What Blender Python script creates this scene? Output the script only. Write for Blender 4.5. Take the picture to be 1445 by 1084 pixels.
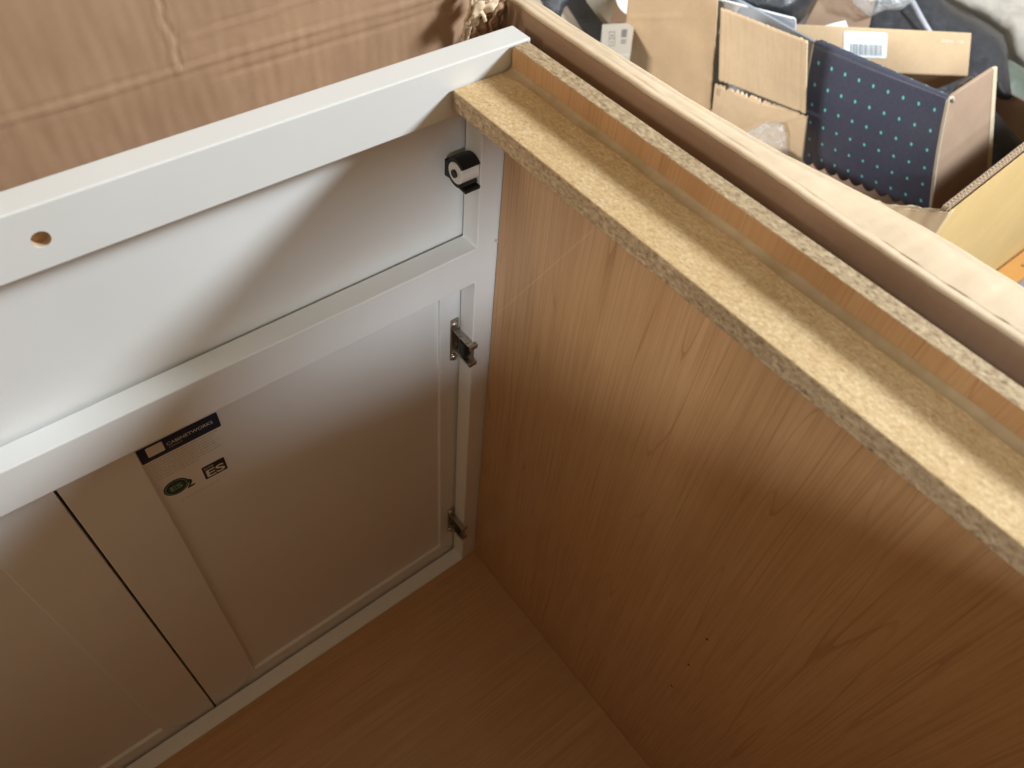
import bpy, bmesh, math, random
from mathutils import Vector, Matrix, noise
from mathutils.geometry import delaunay_2d_cdt
random.seed(7)
for o in list(bpy.data.objects): bpy.data.objects.remove(o)
S = bpy.context.scene
COL = S.collection

# ------------------------------------------------------------------ camera
R = [[0.78052213, -0.62100854, 0.07164913],
     [-0.45178976, -0.63959372, -0.6219372],
     [0.43205465, 0.45306541, -0.77978235]]          # rows: right, down, forward
CAM = Vector((-0.31935724, -0.37208, 0.98294359))
FPX = 1101.8034
cd = bpy.data.cameras.new('camera'); cam = bpy.data.objects.new('camera', cd); COL.objects.link(cam)
cam.matrix_world = Matrix(((R[0][0], -R[1][0], -R[2][0], CAM.x), (R[0][1], -R[1][1], -R[2][1], CAM.y),
                           (R[0][2], -R[1][2], -R[2][2], CAM.z), (0, 0, 0, 1)))
cd.sensor_width = 36; cd.lens = 36 * FPX / 1445; cd.clip_start = 0.02; cd.clip_end = 60
cd.dof.use_dof = True; cd.dof.focus_distance = 0.62; cd.dof.aperture_fstop = 9
S.camera = cam

# ------------------------------------------------------------------ light
w = bpy.data.worlds.new('World'); S.world = w; w.use_nodes = True
bg = w.node_tree.nodes['Background']; bg.inputs[0].default_value = (1.0, 0.84, 0.56, 1); bg.inputs[1].default_value = 0.29
def area(name, direction, dist, target, sx, sy, power, col):
    ld = bpy.data.lights.new(name, 'AREA'); ld.shape = 'RECTANGLE'; ld.size = sx; ld.size_y = sy; ld.energy = power; ld.color = col
    o = bpy.data.objects.new(name, ld); COL.objects.link(o)
    d = Vector(direction).normalized(); o.location = Vector(target) + d * dist
    o.rotation_euler = (-d).to_track_quat('-Z', 'Y').to_euler()
    return o
area('window_light_right', (1.1, -0.68, 0.66), 2.2, (0, 0, 0.724), 0.5, 0.34, 76, (0.85, 0.94, 1.0))
area('window_light_back', (-0.48, -1.0, 0.42), 3.2, (0, 0, 0.6), 0.6, 0.4, 50, (0.82, 0.92, 1.0))
area('window_light_left', (-1.0, 0.02, 0.37), 3.6, (0.8, 0.2, 0.35), 0.9, 0.45, 118, (1.0, 0.97, 0.92))
S.view_settings.view_transform = 'Standard'; S.view_settings.look = 'None'; S.view_settings.exposure = 0.28; S.view_settings.gamma = 1
S.render.engine = 'CYCLES'
S.cycles.max_bounces = 12; S.cycles.diffuse_bounces = 8; S.cycles.transparent_max_bounces = 12

# ------------------------------------------------------------------ helpers
def rayd(u, v):
    a, b = (u - 722.5) / FPX, (v - 542) / FPX
    return Vector(tuple(R[0][i] * a + R[1][i] * b + R[2][i] for i in range(3)))
def px(u, v, ax, val):
    q = rayd(u, v); i = 'xyz'.index(ax); return CAM + q * ((val - CAM[i]) / q[i])
def pd(u, v, d): return CAM + rayd(u, v) * d

def mesh_obj(name, me, mat, parent=None):
    o = bpy.data.objects.new(name, me); COL.objects.link(o)
    if mat is not None and not me.materials: me.materials.append(mat)
    if parent is not None:
        o.parent = parent; o.matrix_parent_inverse = Matrix.Translation(-origin_of(parent))
    return o
ORG = {}
def origin_of(o):
    return ORG.get(o.name, Vector((0, 0, 0)))
def tag(o, label=None, cat=None, group=None, kind=None):
    for k, v in (('label', label), ('category', cat), ('group', group), ('kind', kind)):
        if v: o[k] = v
    return o
def thing(name, loc, label, cat, group=None):
    o = bpy.data.objects.new(name, None); COL.objects.link(o); o.location = loc; o.empty_display_size = 0.05
    ORG[o.name] = Vector(loc)
    return tag(o, label, cat, group)
def bm_obj(name, bm, mat, parent=None, smooth=False, bevel=0, seg=2):
    if bevel: bmesh.ops.bevel(bm, geom=list(bm.edges), offset=bevel, segments=seg, profile=0.5, affect='EDGES', clamp_overlap=True)
    bmesh.ops.recalc_face_normals(bm, faces=bm.faces)
    if smooth:
        for f in bm.faces: f.smooth = True
    me = bpy.data.meshes.new(name); bm.to_mesh(me); bm.free()
    return mesh_obj(name, me, mat, parent)
def bbox(bm, x0, x1, y0, y1, z0, z1):
    v = [bm.verts.new((x, y, z)) for x in (x0, x1) for y in (y0, y1) for z in (z0, z1)]
    for f in ((0, 1, 3, 2), (4, 6, 7, 5), (0, 4, 5, 1), (2, 3, 7, 6), (0, 2, 6, 4), (1, 5, 7, 3)): bm.faces.new([v[i] for i in f])
def box(name, x0, x1, y0, y1, z0, z1, mat, parent=None, bevel=0.0006, seg=2):
    bm = bmesh.new(); bbox(bm, x0, x1, y0, y1, z0, z1); return bm_obj(name, bm, mat, parent, bevel=bevel, seg=seg)
def slab(name, front, thick, mat, parent=None, bevel=0.0012, away=None, seg=2):
    """polygon of 3-D points (front outline) extruded away from the camera by thick"""
    n = Vector((0, 0, 0)); m = len(front)
    for i in range(m):
        a, b = front[i], front[(i + 1) % m]; n += a.cross(b)
    n.normalize()
    c = sum(front, Vector()) / m
    if n.dot(c - CAM) < 0: n = -n
    d = n * thick if away is None else Vector(away)
    bm = bmesh.new(); f = [bm.verts.new(p) for p in front]; b = [bm.verts.new(p + d) for p in front]
    bm.faces.new(f); bm.faces.new(b[::-1])
    for i in range(m): bm.faces.new([f[i], f[(i + 1) % m], b[(i + 1) % m], b[i]])
    return bm_obj(name, bm, mat, parent, bevel=bevel, seg=seg)
def grid(name, fn, nu, nv, mat, parent=None, thick=0, uv=True, smooth=True):
    bm = bmesh.new(); L = bm.loops.layers.uv.new('UVMap') if uv else None
    V = [[bm.verts.new(fn(i / nu, j / nv)) for i in range(nu + 1)] for j in range(nv + 1)]
    for j in range(nv):
        for i in range(nu):
            f = bm.faces.new([V[j][i], V[j][i + 1], V[j + 1][i + 1], V[j + 1][i]]); f.smooth = smooth
            if uv:
                for l, (a, b) in zip(f.loops, ((i, j), (i + 1, j), (i + 1, j + 1), (i, j + 1))): l[L].uv = (a / nu, b / nv)
    me = bpy.data.meshes.new(name); bm.to_mesh(me); bm.free()
    o = mesh_obj(name, me, mat, parent)
    if thick:
        s = o.modifiers.new('solid', 'SOLIDIFY'); s.thickness = thick; s.offset = 0
    return o
def tube(name, pts, rad, mat, parent=None, n=10, cap=True):
    bm = bmesh.new(); rings = []; m = len(pts)
    for i, p in enumerate(pts):
        t = (pts[min(i + 1, m - 1)] - pts[max(i - 1, 0)]).normalized()
        a = t.orthogonal().normalized() if i == 0 else (a - t * a.dot(t)).normalized()
        b = t.cross(a); r = rad(i / (m - 1)) if callable(rad) else rad
        rings.append([bm.verts.new(p + (a * math.cos(k * 2 * math.pi / n) + b * math.sin(k * 2 * math.pi / n)) * r) for k in range(n)])
    for i in range(m - 1):
        for k in range(n): bm.faces.new([rings[i][k], rings[i][(k + 1) % n], rings[i + 1][(k + 1) % n], rings[i + 1][k]])
    if cap: bm.faces.new(rings[0][::-1]); bm.faces.new(rings[-1])
    return bm_obj(name, bm, mat, parent, smooth=True)
def pillow(name, outline, depth, bulge, mat, parent=None, step=7, rough=0.004, nscale=14, edge=26, seed=0):
    """closed lumpy body whose outline is given in photo pixels at a chosen distance; depth may be a function of (u,v)"""
    dep = depth if callable(depth) else (lambda u, v: depth)
    P = [Vector(p) for p in outline]; m = len(P); B = []
    for i in range(m):
        a, b = P[i], P[(i + 1) % m]; k = max(1, int((b - a).length / step))
        for j in range(k): B.append(a + (b - a) * (j / k))
    def inside(q):
        c = False
        for i in range(len(B)):
            a, b = B[i], B[i - 1]
            if (a.y > q.y) != (b.y > q.y) and q.x < (b.x - a.x) * (q.y - a.y) / (b.y - a.y) + a.x: c = not c
        return c
    def dist(q):
        d = 1e9
        for i in range(m):
            a, b = P[i], P[(i + 1) % m]; ab = b - a; t = max(0, min(1, (q - a).dot(ab) / ab.length_squared)); d = min(d, (a + ab * t - q).length)
        return d
    I = []
    x0, x1 = min(p.x for p in B), max(p.x for p in B); y0, y1 = min(p.y for p in B), max(p.y for p in B)
    y = y0
    while y < y1:
        x = x0
        while x < x1:
            q = Vector((x + random.uniform(-1, 1) * step * .2, y + random.uniform(-1, 1) * step * .2))
            if inside(q) and dist(q) > step * .6: I.append(q)
            x += step
        y += step
    V2, _, F, *_ = delaunay_2d_cdt(B + I, [(i, (i + 1) % len(B)) for i in range(len(B))], [], 1, 1e-4)
    bm = bmesh.new(); top = []; bot = []
    for q in V2:
        d = dist(q); h = math.sqrt(max(0, 1 - (1 - min(1, d / edge)) ** 2)); dd = dep(q.x, q.y)
        nz = noise.fractal(Vector((q.x / 100 * nscale * .2, q.y / 100 * nscale * .2, seed)), .9, 2.0, 4)
        rid = 1 - abs(noise.noise(Vector((q.x / 100 * nscale * .35 + 9, q.y / 100 * nscale * .12, seed + 4)))) * 2
        off = h * bulge + (nz * rough + rid * rough * .8) * min(1, d / 6)
        a = bm.verts.new(pd(q.x, q.y, dd - off))
        top.append(a); bot.append(a if d < .5 else bm.verts.new(pd(q.x, q.y, dd + h * bulge)))
    for f in F:
        try: bm.faces.new([top[i] for i in f]).smooth = True
        except Exception: pass
        if any(top[i] is not bot[i] for i in f):
            try: bm.faces.new([bot[i] for i in f][::-1]).smooth = True
            except Exception: pass
    return bm_obj(name, bm, mat, parent, smooth=True)
def text_obj(name, s, corner, ux, uz, height, mat, parent, width=None, lift=Vector((0, -0.0002, 0)), extrude=0.00006, shear=0, bold=0):
    c = bpy.data.curves.new(name, 'FONT'); c.body = s; c.extrude = 0; c.shear = shear; c.offset = bold
    t = bpy.data.objects.new(name, c); COL.objects.link(t)
    bpy.context.view_layer.update(); me = bpy.data.meshes.new_from_object(t.evaluated_get(bpy.context.evaluated_depsgraph_get()))
    bpy.data.objects.remove(t)
    xs = [v.co.x for v in me.vertices]; ys = [v.co.y for v in me.vertices]
    sy = height / (max(ys) - min(ys)); sx = (width / (max(xs) - min(xs))) if width else sy
    mx, my = min(xs), min(ys)
    for v in me.vertices: v.co = corner + ux * ((v.co.x - mx) * sx) + uz * ((v.co.y - my) * sy) + lift
    me.name = name
    return mesh_obj(name, me, mat, parent)

# ------------------------------------------------------------------ materials
def M(name, col=(0.5, 0.5, 0.5), rough=0.5, metal=0.0, spec=0.5):
    m = bpy.data.materials.new(name); m.use_nodes = True; b = m.node_tree.nodes['Principled BSDF']
    b.inputs['Base Color'].default_value = (*col, 1); b.inputs['Roughness'].default_value = rough; b.inputs['Metallic'].default_value = metal
    b.inputs['Specular IOR Level'].default_value = spec
    return m
class NT:
    def __init__(s, m): s.t = m.node_tree; s.b = s.t.nodes['Principled BSDF']
    def n(s, typ, ins=None, **kw):
        nd = s.t.nodes.new(typ)
        for k, v in kw.items(): setattr(nd, k, v)
        for k, v in (ins or {}).items():
            if hasattr(v, 'is_output') or isinstance(v, bpy.types.NodeSocket): s.t.links.new(v, nd.inputs[k])
            else: nd.inputs[k].default_value = v
        return nd
    def math(s, op, a, b=0.0, c=0.0): return s.n('ShaderNodeMath', {0: a, 1: b, 2: c}, operation=op).outputs[0]
    def coord(s, scale=(1, 1, 1), rot=(0, 0, 0), out='Object'):
        tc = s.n('ShaderNodeTexCoord'); mp = s.n('ShaderNodeMapping', {'Vector': tc.outputs[out], 'Scale': scale, 'Rotation': rot}); return mp.outputs[0]
    def noise(s, vec, scale, detail=4, rough=0.55, dist=0.0):
        return s.n('ShaderNodeTexNoise', {'Vector': vec, 'Scale': scale, 'Detail': detail, 'Roughness': rough, 'Distortion': dist}).outputs[0]
    def ramp(s, fac, stops, interp='LINEAR'):
        r = s.n('ShaderNodeValToRGB', {0: fac}); r.color_ramp.interpolation = interp; e = r.color_ramp.elements
        while len(e) < len(stops): e.new(0.5)
        for el, (p, c) in zip(e, stops): el.position = p; el.color = (*c, 1) if len(c) == 3 else c
        return r.outputs[0]
    def mix(s, fac, a, b, typ='MIX'):
        return s.n('ShaderNodeMix', {0: fac, 6: a, 7: b}, data_type='RGBA', blend_type=typ).outputs[2]
    def set(s, k, v): s.t.links.new(v, s.b.inputs[k])
    def bump(s, h, strength, dist=0.001):
        bn = s.n('ShaderNodeBump', {'Height': h, 'Strength': strength, 'Distance': dist}); s.set('Normal', bn.outputs[0])
g3 = lambda v: (v, v, v)

def white_paint():
    m = M('white_paint', (0.76, 0.76, 0.74), 0.42); t = NT(m); c = t.coord()
    n1 = t.noise(c, 9, 4); n2 = t.noise(c, 900, 3)
    t.set('Base Color', t.ramp(n1, [(0.3, (0.735, 0.735, 0.715)), (0.7, (0.775, 0.775, 0.76))]))
    t.set('Roughness', t.math('MULTIPLY_ADD', n1, 0.18, 0.32)); t.bump(n2, 0.12, 0.0004)
    return m
def maple(name, across, along, seed=0.0, dark=1.0, scratch=None, lines=1.0):
    """veneer: fine pores, soft tone bands and ring lines that wander along the grain"""
    m = M(name, rough=0.4); t = NT(m); tc = t.n('ShaderNodeTexCoord'); sp = t.n('ShaderNodeSeparateXYZ', {0: tc.outputs['Object']})
    A, B = sp.outputs[across], sp.outputs[along]
    def vec(sa, sb, z=0.0): return t.n('ShaderNodeCombineXYZ', {0: t.math('MULTIPLY', A, sa), 1: t.math('MULTIPLY', B, sb), 2: z + seed}).outputs[0]
    fine = t.noise(vec(640, 7), 1.0, 5, 0.62, 0.15)
    mid = t.noise(vec(60, 2.2, 3), 1.0, 4, 0.6, 0.6)
    tone = t.noise(vec(7, 1.6, 7), 1.0, 3)
    blot = t.noise(vec(26, 16, 5), 1.0, 4)
    base = t.ramp(mid, [(0.25, (0.46 * dark, 0.258 * dark, 0.112 * dark)), (0.5, (0.515 * dark, 0.300 * dark, 0.144 * dark)), (0.78, (0.56 * dark, 0.335 * dark, 0.170 * dark))])
    base = t.mix(t.math('MULTIPLY', t.ramp(tone, [(0.35, g3(0)), (0.7, g3(1))]), 0.45), base, (0.43 * dark, 0.234 * dark, 0.096 * dark, 1))
    base = t.mix(t.math('MULTIPLY', t.ramp(blot, [(0.45, g3(0)), (0.75, g3(1))]), 0.25), base, (0.58 * dark, 0.36 * dark, 0.17 * dark, 1))
    base = t.mix(t.math('MULTIPLY', t.ramp(fine, [(0.47, g3(0)), (0.64, g3(1))]), 0.55), base, (0.35 * dark, 0.185 * dark, 0.08 * dark, 1))
    # ring lines: contours of a stretched, warped field
    fld = t.noise(vec(9.5, 0.42, 11), 1.0, 3, 0.42, 0.2)
    fr = t.math('FRACT', t.math('MULTIPLY', fld, 30.0))
    ln = t.ramp(fr, [(0.0, g3(1)), (0.035, g3(0.8)), (0.085, g3(0.0)), (1.0, g3(0))])
    msk = t.ramp(t.noise(vec(14, 4.5, 21), 1.0, 3), [(0.42, g3(0.12)), (0.56, g3(1))])
    k = t.math('MULTIPLY', t.math('MULTIPLY', ln, msk), 0.55 * lines)
    base = t.mix(k, base, (0.28 * dark, 0.12 * dark, 0.045 * dark, 1))
    if scratch:                                     # one long pale scuff across the grain
        (a0, b0), (a1, b1) = scratch; L = math.hypot(a1 - a0, b1 - b0); na, nb2 = -(b1 - b0) / L, (a1 - a0) / L
        d = t.math('ABSOLUTE', t.math('ADD', t.math('MULTIPLY', t.math('SUBTRACT', A, a0), na), t.math('MULTIPLY', t.math('SUBTRACT', B, b0), nb2)))
        along_ = t.math('ADD', t.math('MULTIPLY', t.math('SUBTRACT', A, a0), nb2), t.math('MULTIPLY', t.math('SUBTRACT', B, b0), -na))
        inr = t.math('MULTIPLY', t.math('GREATER_THAN', along_, 0.0), t.math('LESS_THAN', along_, L))
        sm = t.math('MULTIPLY', t.ramp(t.math('MULTIPLY', d, 1000.0), [(0.25, g3(1)), (0.75, g3(0))]), t.math('MULTIPLY', inr, t.math('MULTIPLY', blot, 0.6)))
        base = t.mix(sm, base, (0.62, 0.45, 0.28, 1))
    t.set('Base Color', base)
    t.set('Roughness', t.math('MULTIPLY_ADD', fine, 0.2, 0.24)); t.bump(fine, 0.10, 0.0004)
    return m
def particle(name, edge=False):
    m = M(name, rough=0.8, spec=0.25); t = NT(m)
    c = t.coord((1, 0.55, 1), (0, 0, 0.25)); c2 = t.coord()
    n1 = t.noise(c, 640 if not edge else 480, 4, 0.75, 0.3); n2 = t.noise(c2, 26, 4); n3 = t.noise(c, 150 if edge else 210, 2, 0.5, 1.2)
    v = t.n('ShaderNodeTexVoronoi', {'Vector': c, 'Scale': 420.0}).outputs['Color']
    vb = t.n('ShaderNodeSeparateColor', {0: v}).outputs[0]
    if edge:
        base = t.ramp(n1, [(0.32, (0.14, 0.085, 0.04)), (0.45, (0.35, 0.24, 0.14)), (0.56, (0.45, 0.335, 0.20)), (0.70, (0.60, 0.485, 0.33))])
        pore = t.ramp(n3, [(0.60, g3(0)), (0.72, g3(1))])
        base = t.mix(t.math('MULTIPLY', pore, 0.5), base, (0.12, 0.075, 0.035, 1))
    else:
        base = t.ramp(n1, [(0.32, (0.38, 0.235, 0.105)), (0.46, (0.55, 0.375, 0.19)), (0.56, (0.62, 0.45, 0.25)), (0.70, (0.78, 0.63, 0.41))])
        base = t.mix(t.math('MULTIPLY', t.ramp(n2, [(0.42, g3(0)), (0.68, g3(1))]), 0.4), base, (0.50, 0.31, 0.12, 1))
        sp = t.ramp(n3, [(0.68, g3(0)), (0.76, g3(1))])
        base = t.mix(t.math('MULTIPLY', sp, 0.35), base, (0.24, 0.13, 0.05, 1))
    base = t.mix(t.math('MULTIPLY', vb, 0.16), base, (0.8, 0.66, 0.42, 1))
    t.set('Base Color', base); t.bump(t.math('ADD', n1, t.math('MULTIPLY', n3, -0.8)), 0.35 if edge else 0.15, 0.001)
    return m
def cardboard(name, col, axis=0, pitch=0.0075, stripe=0.25, var=0.12, rough=0.75, wrinkle=0.25):
    m = M(name, rough=rough, spec=0.3); t = NT(m); tc = t.n('ShaderNodeTexCoord'); sp = t.n('ShaderNodeSeparateXYZ', {0: tc.outputs['Object']})
    s = t.math('SINE', t.math('MULTIPLY', sp.outputs[axis], 2 * math.pi / pitch))
    n1 = t.noise(tc.outputs['Object'], 7, 5, 0.6); n2 = t.noise(tc.outputs['Object'], 140, 4, 0.7); n3 = t.noise(tc.outputs['Object'], 28, 4, 0.6, 0.8)
    lo = tuple(c * (1 - var) for c in col); hi = tuple(min(0.9, c * (1 + var)) for c in col)
    base = t.ramp(n1, [(0.3, lo), (0.7, hi)])
    base = t.mix(t.math('MULTIPLY', t.ramp(n2, [(0.4, g3(0)), (0.75, g3(1))]), 0.22), base, tuple(c * 0.72 for c in col) + (1,))
    base = t.mix(t.math('MULTIPLY', t.ramp(n3, [(0.5, g3(0)), (0.8, g3(1))]), 0.2), base, tuple(min(0.9, c * 1.2) for c in col) + (1,))
    t.set('Base Color', base)
    h = t.math('ADD', t.math('MULTIPLY', s, stripe), t.math('ADD', t.math('MULTIPLY', n2, 0.3), t.math('MULTIPLY', n3, wrinkle * 4)))
    t.bump(h, 0.35, 0.0009)
    return m
def plastic_film():
    m = M('clear_film', (0.9, 0.92, 0.95), 0.12); t = NT(m); c = t.coord()
    n1 = t.noise(c, 34, 4, 0.6, 2.0); t.bump(n1, 1.0, 0.006)
    tr = t.n('ShaderNodeBsdfTransparent'); mx = t.n('ShaderNodeMixShader', {1: tr.outputs[0], 2: t.b.outputs[0]})
    lw = t.n('ShaderNodeLayerWeight', {0: 0.35}); cr = t.ramp(n1, [(0.52, g3(0.05)), (0.66, g3(0.55))])
    t.t.links.new(t.math('MAXIMUM', cr, t.math('MULTIPLY', lw.outputs['Facing'], 0.6)), mx.inputs[0])
    out = [n for n in t.t.nodes if n.type == 'OUTPUT_MATERIAL'][0]; t.t.links.new(mx.outputs[0], out.inputs[0])
    return m
def bag(name, col, rough=0.35, sc=30, st=0.6):
    m = M(name, col, rough); t = NT(m); c = t.coord(); n1 = t.noise(c, sc, 5, 0.6, 1.5); t.bump(n1, st, 0.006)
    t.set('Base Color', t.ramp(n1, [(0.3, tuple(v * 0.8 for v in col)), (0.75, tuple(min(.9, v * 1.3) for v in col))])); return m
def metal():
    m = M('hinge_metal', (0.46, 0.42, 0.36), 0.3, 1.0); t = NT(m); n = t.noise(t.coord(), 300, 3); t.set('Roughness', t.math('MULTIPLY_ADD', n, 0.3, 0.18)); return m
def mat_fabric():
    """dark mat with a lattice of small printed teal dots (UV space of the sheet)"""
    m = M('dotted_mat', (0.05, 0.055, 0.09), 0.33); t = NT(m); tc = t.n('ShaderNodeTexCoord'); sp = t.n('ShaderNodeSeparateXYZ', {0: tc.outputs['UV']})
    nx, ny = 9.25, 7.0
    fx = t.math('SUBTRACT', t.math('FRACT', t.math('ADD', t.math('MULTIPLY', sp.outputs[0], nx), 0.86)), 0.5)
    fy = t.math('SUBTRACT', t.math('FRACT', t.math('ADD', t.math('MULTIPLY', sp.outputs[1], ny), 0.02)), 0.5)
    d = t.math('SQRT', t.math('ADD', t.math('POWER', t.math('MULTIPLY', fx, 1.12), 2.0), t.math('POWER', t.math('MULTIPLY', fy, 1.0), 2.0)))
    k = t.ramp(d, [(0.070, g3(1)), (0.098, g3(0))])
    n = t.noise(tc.outputs['Object'], 300, 3)
    base = t.ramp(n, [(0.3, (0.045, 0.050, 0.080)), (0.7, (0.066, 0.071, 0.108))])
    t.set('Base Color', t.mix(k, base, (0.12, 0.55, 0.52, 1))); t.bump(n, 0.2, 0.0005); return m
def concrete():
    m = M('concrete', rough=0.85); t = NT(m); c = t.coord(); n1 = t.noise(c, 3, 6, 0.65); n2 = t.noise(c, 120, 4, 0.7)
    t.set('Base Color', t.mix(t.math('MULTIPLY', n2, 0.35), t.ramp(n1, [(0.3, (0.19, 0.19, 0.19)), (0.7, (0.28, 0.275, 0.27))]), (0.14, 0.14, 0.14, 1))); t.bump(n2, 0.3, 0.001); return m
def glue():
    m = M('dried_glue', (0.47, 0.36, 0.22), 0.75, spec=0.2); t = NT(m); n = t.noise(t.coord(), 60, 4); t.set('Base Color', t.ramp(n, [(0.35, (0.36, 0.25, 0.13)), (0.7, (0.47, 0.35, 0.21))])); t.bump(n, 0.5, 0.001); return m

WHITE = white_paint()
MAPLE_SIDE = maple('maple_veneer_upright', 1, 2, 0.0, scratch=((-0.003, 0.468), (-0.098, 0.637)))
MAPLE_FLOOR = maple('maple_veneer_flat', 1, 0, 5.0, 1.0, lines=0.3)
MAPLE_BACK = maple('maple_veneer_back', 0, 2, 9.0)
PB_FACE = particle('particleboard_face'); PB_EDGE = particle('particleboard_edge', True)
GLUE = glue(); METAL = metal()
BLACK = M('black_plastic', (0.006, 0.006, 0.007), 0.5); CREAM_PL = M('white_nylon', (0.82, 0.80, 0.76), 0.4)
DARKHOLE = M('drilled_hole', (0.03, 0.015, 0.006), 0.9)
RAWWOOD = M('raw_drilled_wood', (0.55, 0.38, 0.22), 0.8)
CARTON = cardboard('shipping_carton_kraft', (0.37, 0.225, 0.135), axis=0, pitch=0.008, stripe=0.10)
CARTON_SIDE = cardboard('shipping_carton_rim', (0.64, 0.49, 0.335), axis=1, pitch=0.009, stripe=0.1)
CARTON_SHADED = cardboard('shipping_carton_shaded', (0.30, 0.19, 0.12), axis=1, pitch=0.008, stripe=0.1)  # same board as the rim, darkened: the gap's shade is in the colour
KRAFT_A = cardboard('kraft_plain', (0.50, 0.36, 0.225), axis=1, pitch=0.006, stripe=0.06, wrinkle=0.1)
KRAFT_B = cardboard('kraft_ribbed', (0.56, 0.42, 0.275), axis=1, pitch=0.006, stripe=0.1, wrinkle=0.08)
KRAFT_Y = cardboard('kraft_golden', (0.57, 0.385, 0.165), axis=0, pitch=0.007, stripe=0.04, wrinkle=0.05, var=0.06)
KRAFT_D = cardboard('kraft_brown', (0.34, 0.23, 0.16), axis=0, pitch=0.007, stripe=0.08, wrinkle=0.08)
KRAFT_EDGE = cardboard('kraft_cut_edge', (0.58, 0.47, 0.33), axis=0, pitch=0.006, stripe=0.3)
KRAFT_S = cardboard('kraft_smooth', (0.52, 0.365, 0.22), axis=0, pitch=0.005, stripe=0.03, wrinkle=0.05, var=0.08)
GREYBOX = cardboard('greyish_kraft', (0.42, 0.36, 0.29), axis=0, pitch=0.006, stripe=0.05)
FILM = plastic_film()
NAVYBAG = bag('dark_slate_bag', (0.045, 0.048, 0.058), 0.4); BLKBAG = bag('black_bag_plastic', (0.03, 0.031, 0.036), 0.3)
TAPE = bag('black_tape', (0.018, 0.018, 0.02), 0.18, 60, 0.5)
SHEET = bag('pale_sheet', (0.52, 0.48, 0.43), 0.6, 6, 0.3); GREENBAG = bag('grey_green_plastic', (0.16, 0.19, 0.16), 0.45, 12, 0.4)
PAPER = M('white_paper', (0.72, 0.75, 0.77), 0.6); INK = M('grey_print', (0.22, 0.24, 0.27), 0.6); INKL = M('pale_grey_print', (0.50, 0.53, 0.55), 0.6)
WPLASTIC = bag('white_plastic', (0.66, 0.67, 0.69), 0.4, 8, 0.1)
PIPING = M('beige_binding', (0.42, 0.35, 0.27), 0.6); MATF = mat_fabric()
ORANGE = maple('orange_timber', 1, 0, 13.0); NAVY = M('navy_print', (0.010, 0.022, 0.055), 0.4); BLKINK = M('black_print', (0.008, 0.009, 0.014), 0.45)
LBL_LIGHT = M('label_bare', (0.70, 0.66, 0.60), 0.45); GREEN = M('green_print', (0.012, 0.05, 0.035), 0.45); GREENL = M('pale_green_print', (0.24, 0.33, 0.27), 0.5)
FAINT = M('faint_print', (0.47, 0.43, 0.375), 0.5)
STRAPM = M('pale_strap', (0.45, 0.46, 0.52), 0.5)
def orange_fix():
    t = NT(ORANGE); m = t.t
    for l in list(m.links):
        if l.to_socket == t.b.inputs['Base Color']:
            src = l.from_socket; m.links.remove(l); t.set('Base Color', t.mix(0.75, src, (0.50, 0.23, 0.05, 1))); break
orange_fix()

# ------------------------------------------------------------------ floor
FZ = -0.146
tag(grid('concrete_floor', lambda u, v: Vector((-4 + 9 * u, -4 + 9 * v, FZ)), 4, 4, concrete(), uv=False), kind='structure')

# ------------------------------------------------------------------ base cabinet
H = 0.724; XL = -0.733; YB = -0.585; FF = 0.0197
cab = thing('base_cabinet', (XL / 2, YB / 2, FZ + 0.006), 'open-topped white and maple sink base cabinet standing in its shipping carton', 'cabinet')
box('side_panel', 0.0, 0.0127, YB, -0.0012, FZ + 0.006, H - 0.0005, None, cab)
sp = [o for o in cab.children][-1]
def side_mats(o, inner_x):
    me = o.data; me.materials.clear(); me.materials.append(MAPLE_SIDE); me.materials.append(PB_EDGE)
    for p in me.polygons: p.material_index = 0 if abs(p.normal.x) > 0.9 else 1
side_mats(sp, 0)
o = box('side_panel', XL - 0.0127, XL, YB, -0.0012, FZ + 0.006, H - 0.0005, None, cab); side_mats(o, XL)
box('bottom_panel', XL, -0.0002, YB, -0.0004, -0.0127, 0.0, MAPLE_FLOOR, cab, bevel=0.0003)
box('back_panel', XL + 0.0002, -0.0002, YB - 0.006, YB - 0.0005, FZ + 0.02, H - 0.002, MAPLE_BACK, cab, bevel=0.0003)
# face frame
ST = 0.0205
def face_frame():
    xs = [XL - 0.0165, XL + ST, -ST, 0.0165]; zs = [-0.038, -0.0003, 0.520, 0.5585, 0.686, H]; hole = {(1, 1), (1, 3)}
    bm = bmesh.new(); V = {}
    def v(i, k, y):
        if (i, k, y) not in V: V[(i, k, y)] = bm.verts.new((xs[i], (0.0, FF)[y], zs[k]))
        return V[(i, k, y)]
    solid = lambda i, k: 0 <= i < 3 and 0 <= k < 5 and (i, k) not in hole
    for i in range(3):
        for k in range(5):
            if not solid(i, k): continue
            for y in (0, 1): bm.faces.new([v(i, k, y), v(i + 1, k, y), v(i + 1, k + 1, y), v(i, k + 1, y)])
            if not solid(i - 1, k): bm.faces.new([v(i, k, 0), v(i, k + 1, 0), v(i, k + 1, 1), v(i, k, 1)])
            if not solid(i + 1, k): bm.faces.new([v(i + 1, k, 0), v(i + 1, k + 1, 0), v(i + 1, k + 1, 1), v(i + 1, k, 1)])
            if not solid(i, k - 1): bm.faces.new([v(i, k, 0), v(i + 1, k, 0), v(i + 1, k, 1), v(i, k, 1)])
            if not solid(i, k + 1): bm.faces.new([v(i, k + 1, 0), v(i + 1, k + 1, 0), v(i + 1, k + 1, 1), v(i, k + 1, 1)])
    bmesh.ops.recalc_face_normals(bm, faces=bm.faces)
    ed = [e for e in bm.edges if len(e.link_faces) == 2 and e.calc_face_angle(0) > 0.5]
    bmesh.ops.bevel(bm, geom=ed, offset=0.0009, segments=2, profile=0.5, affect='EDGES')
    return bm_obj('face_frame', bm, WHITE, cab)
top = face_frame()
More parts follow.
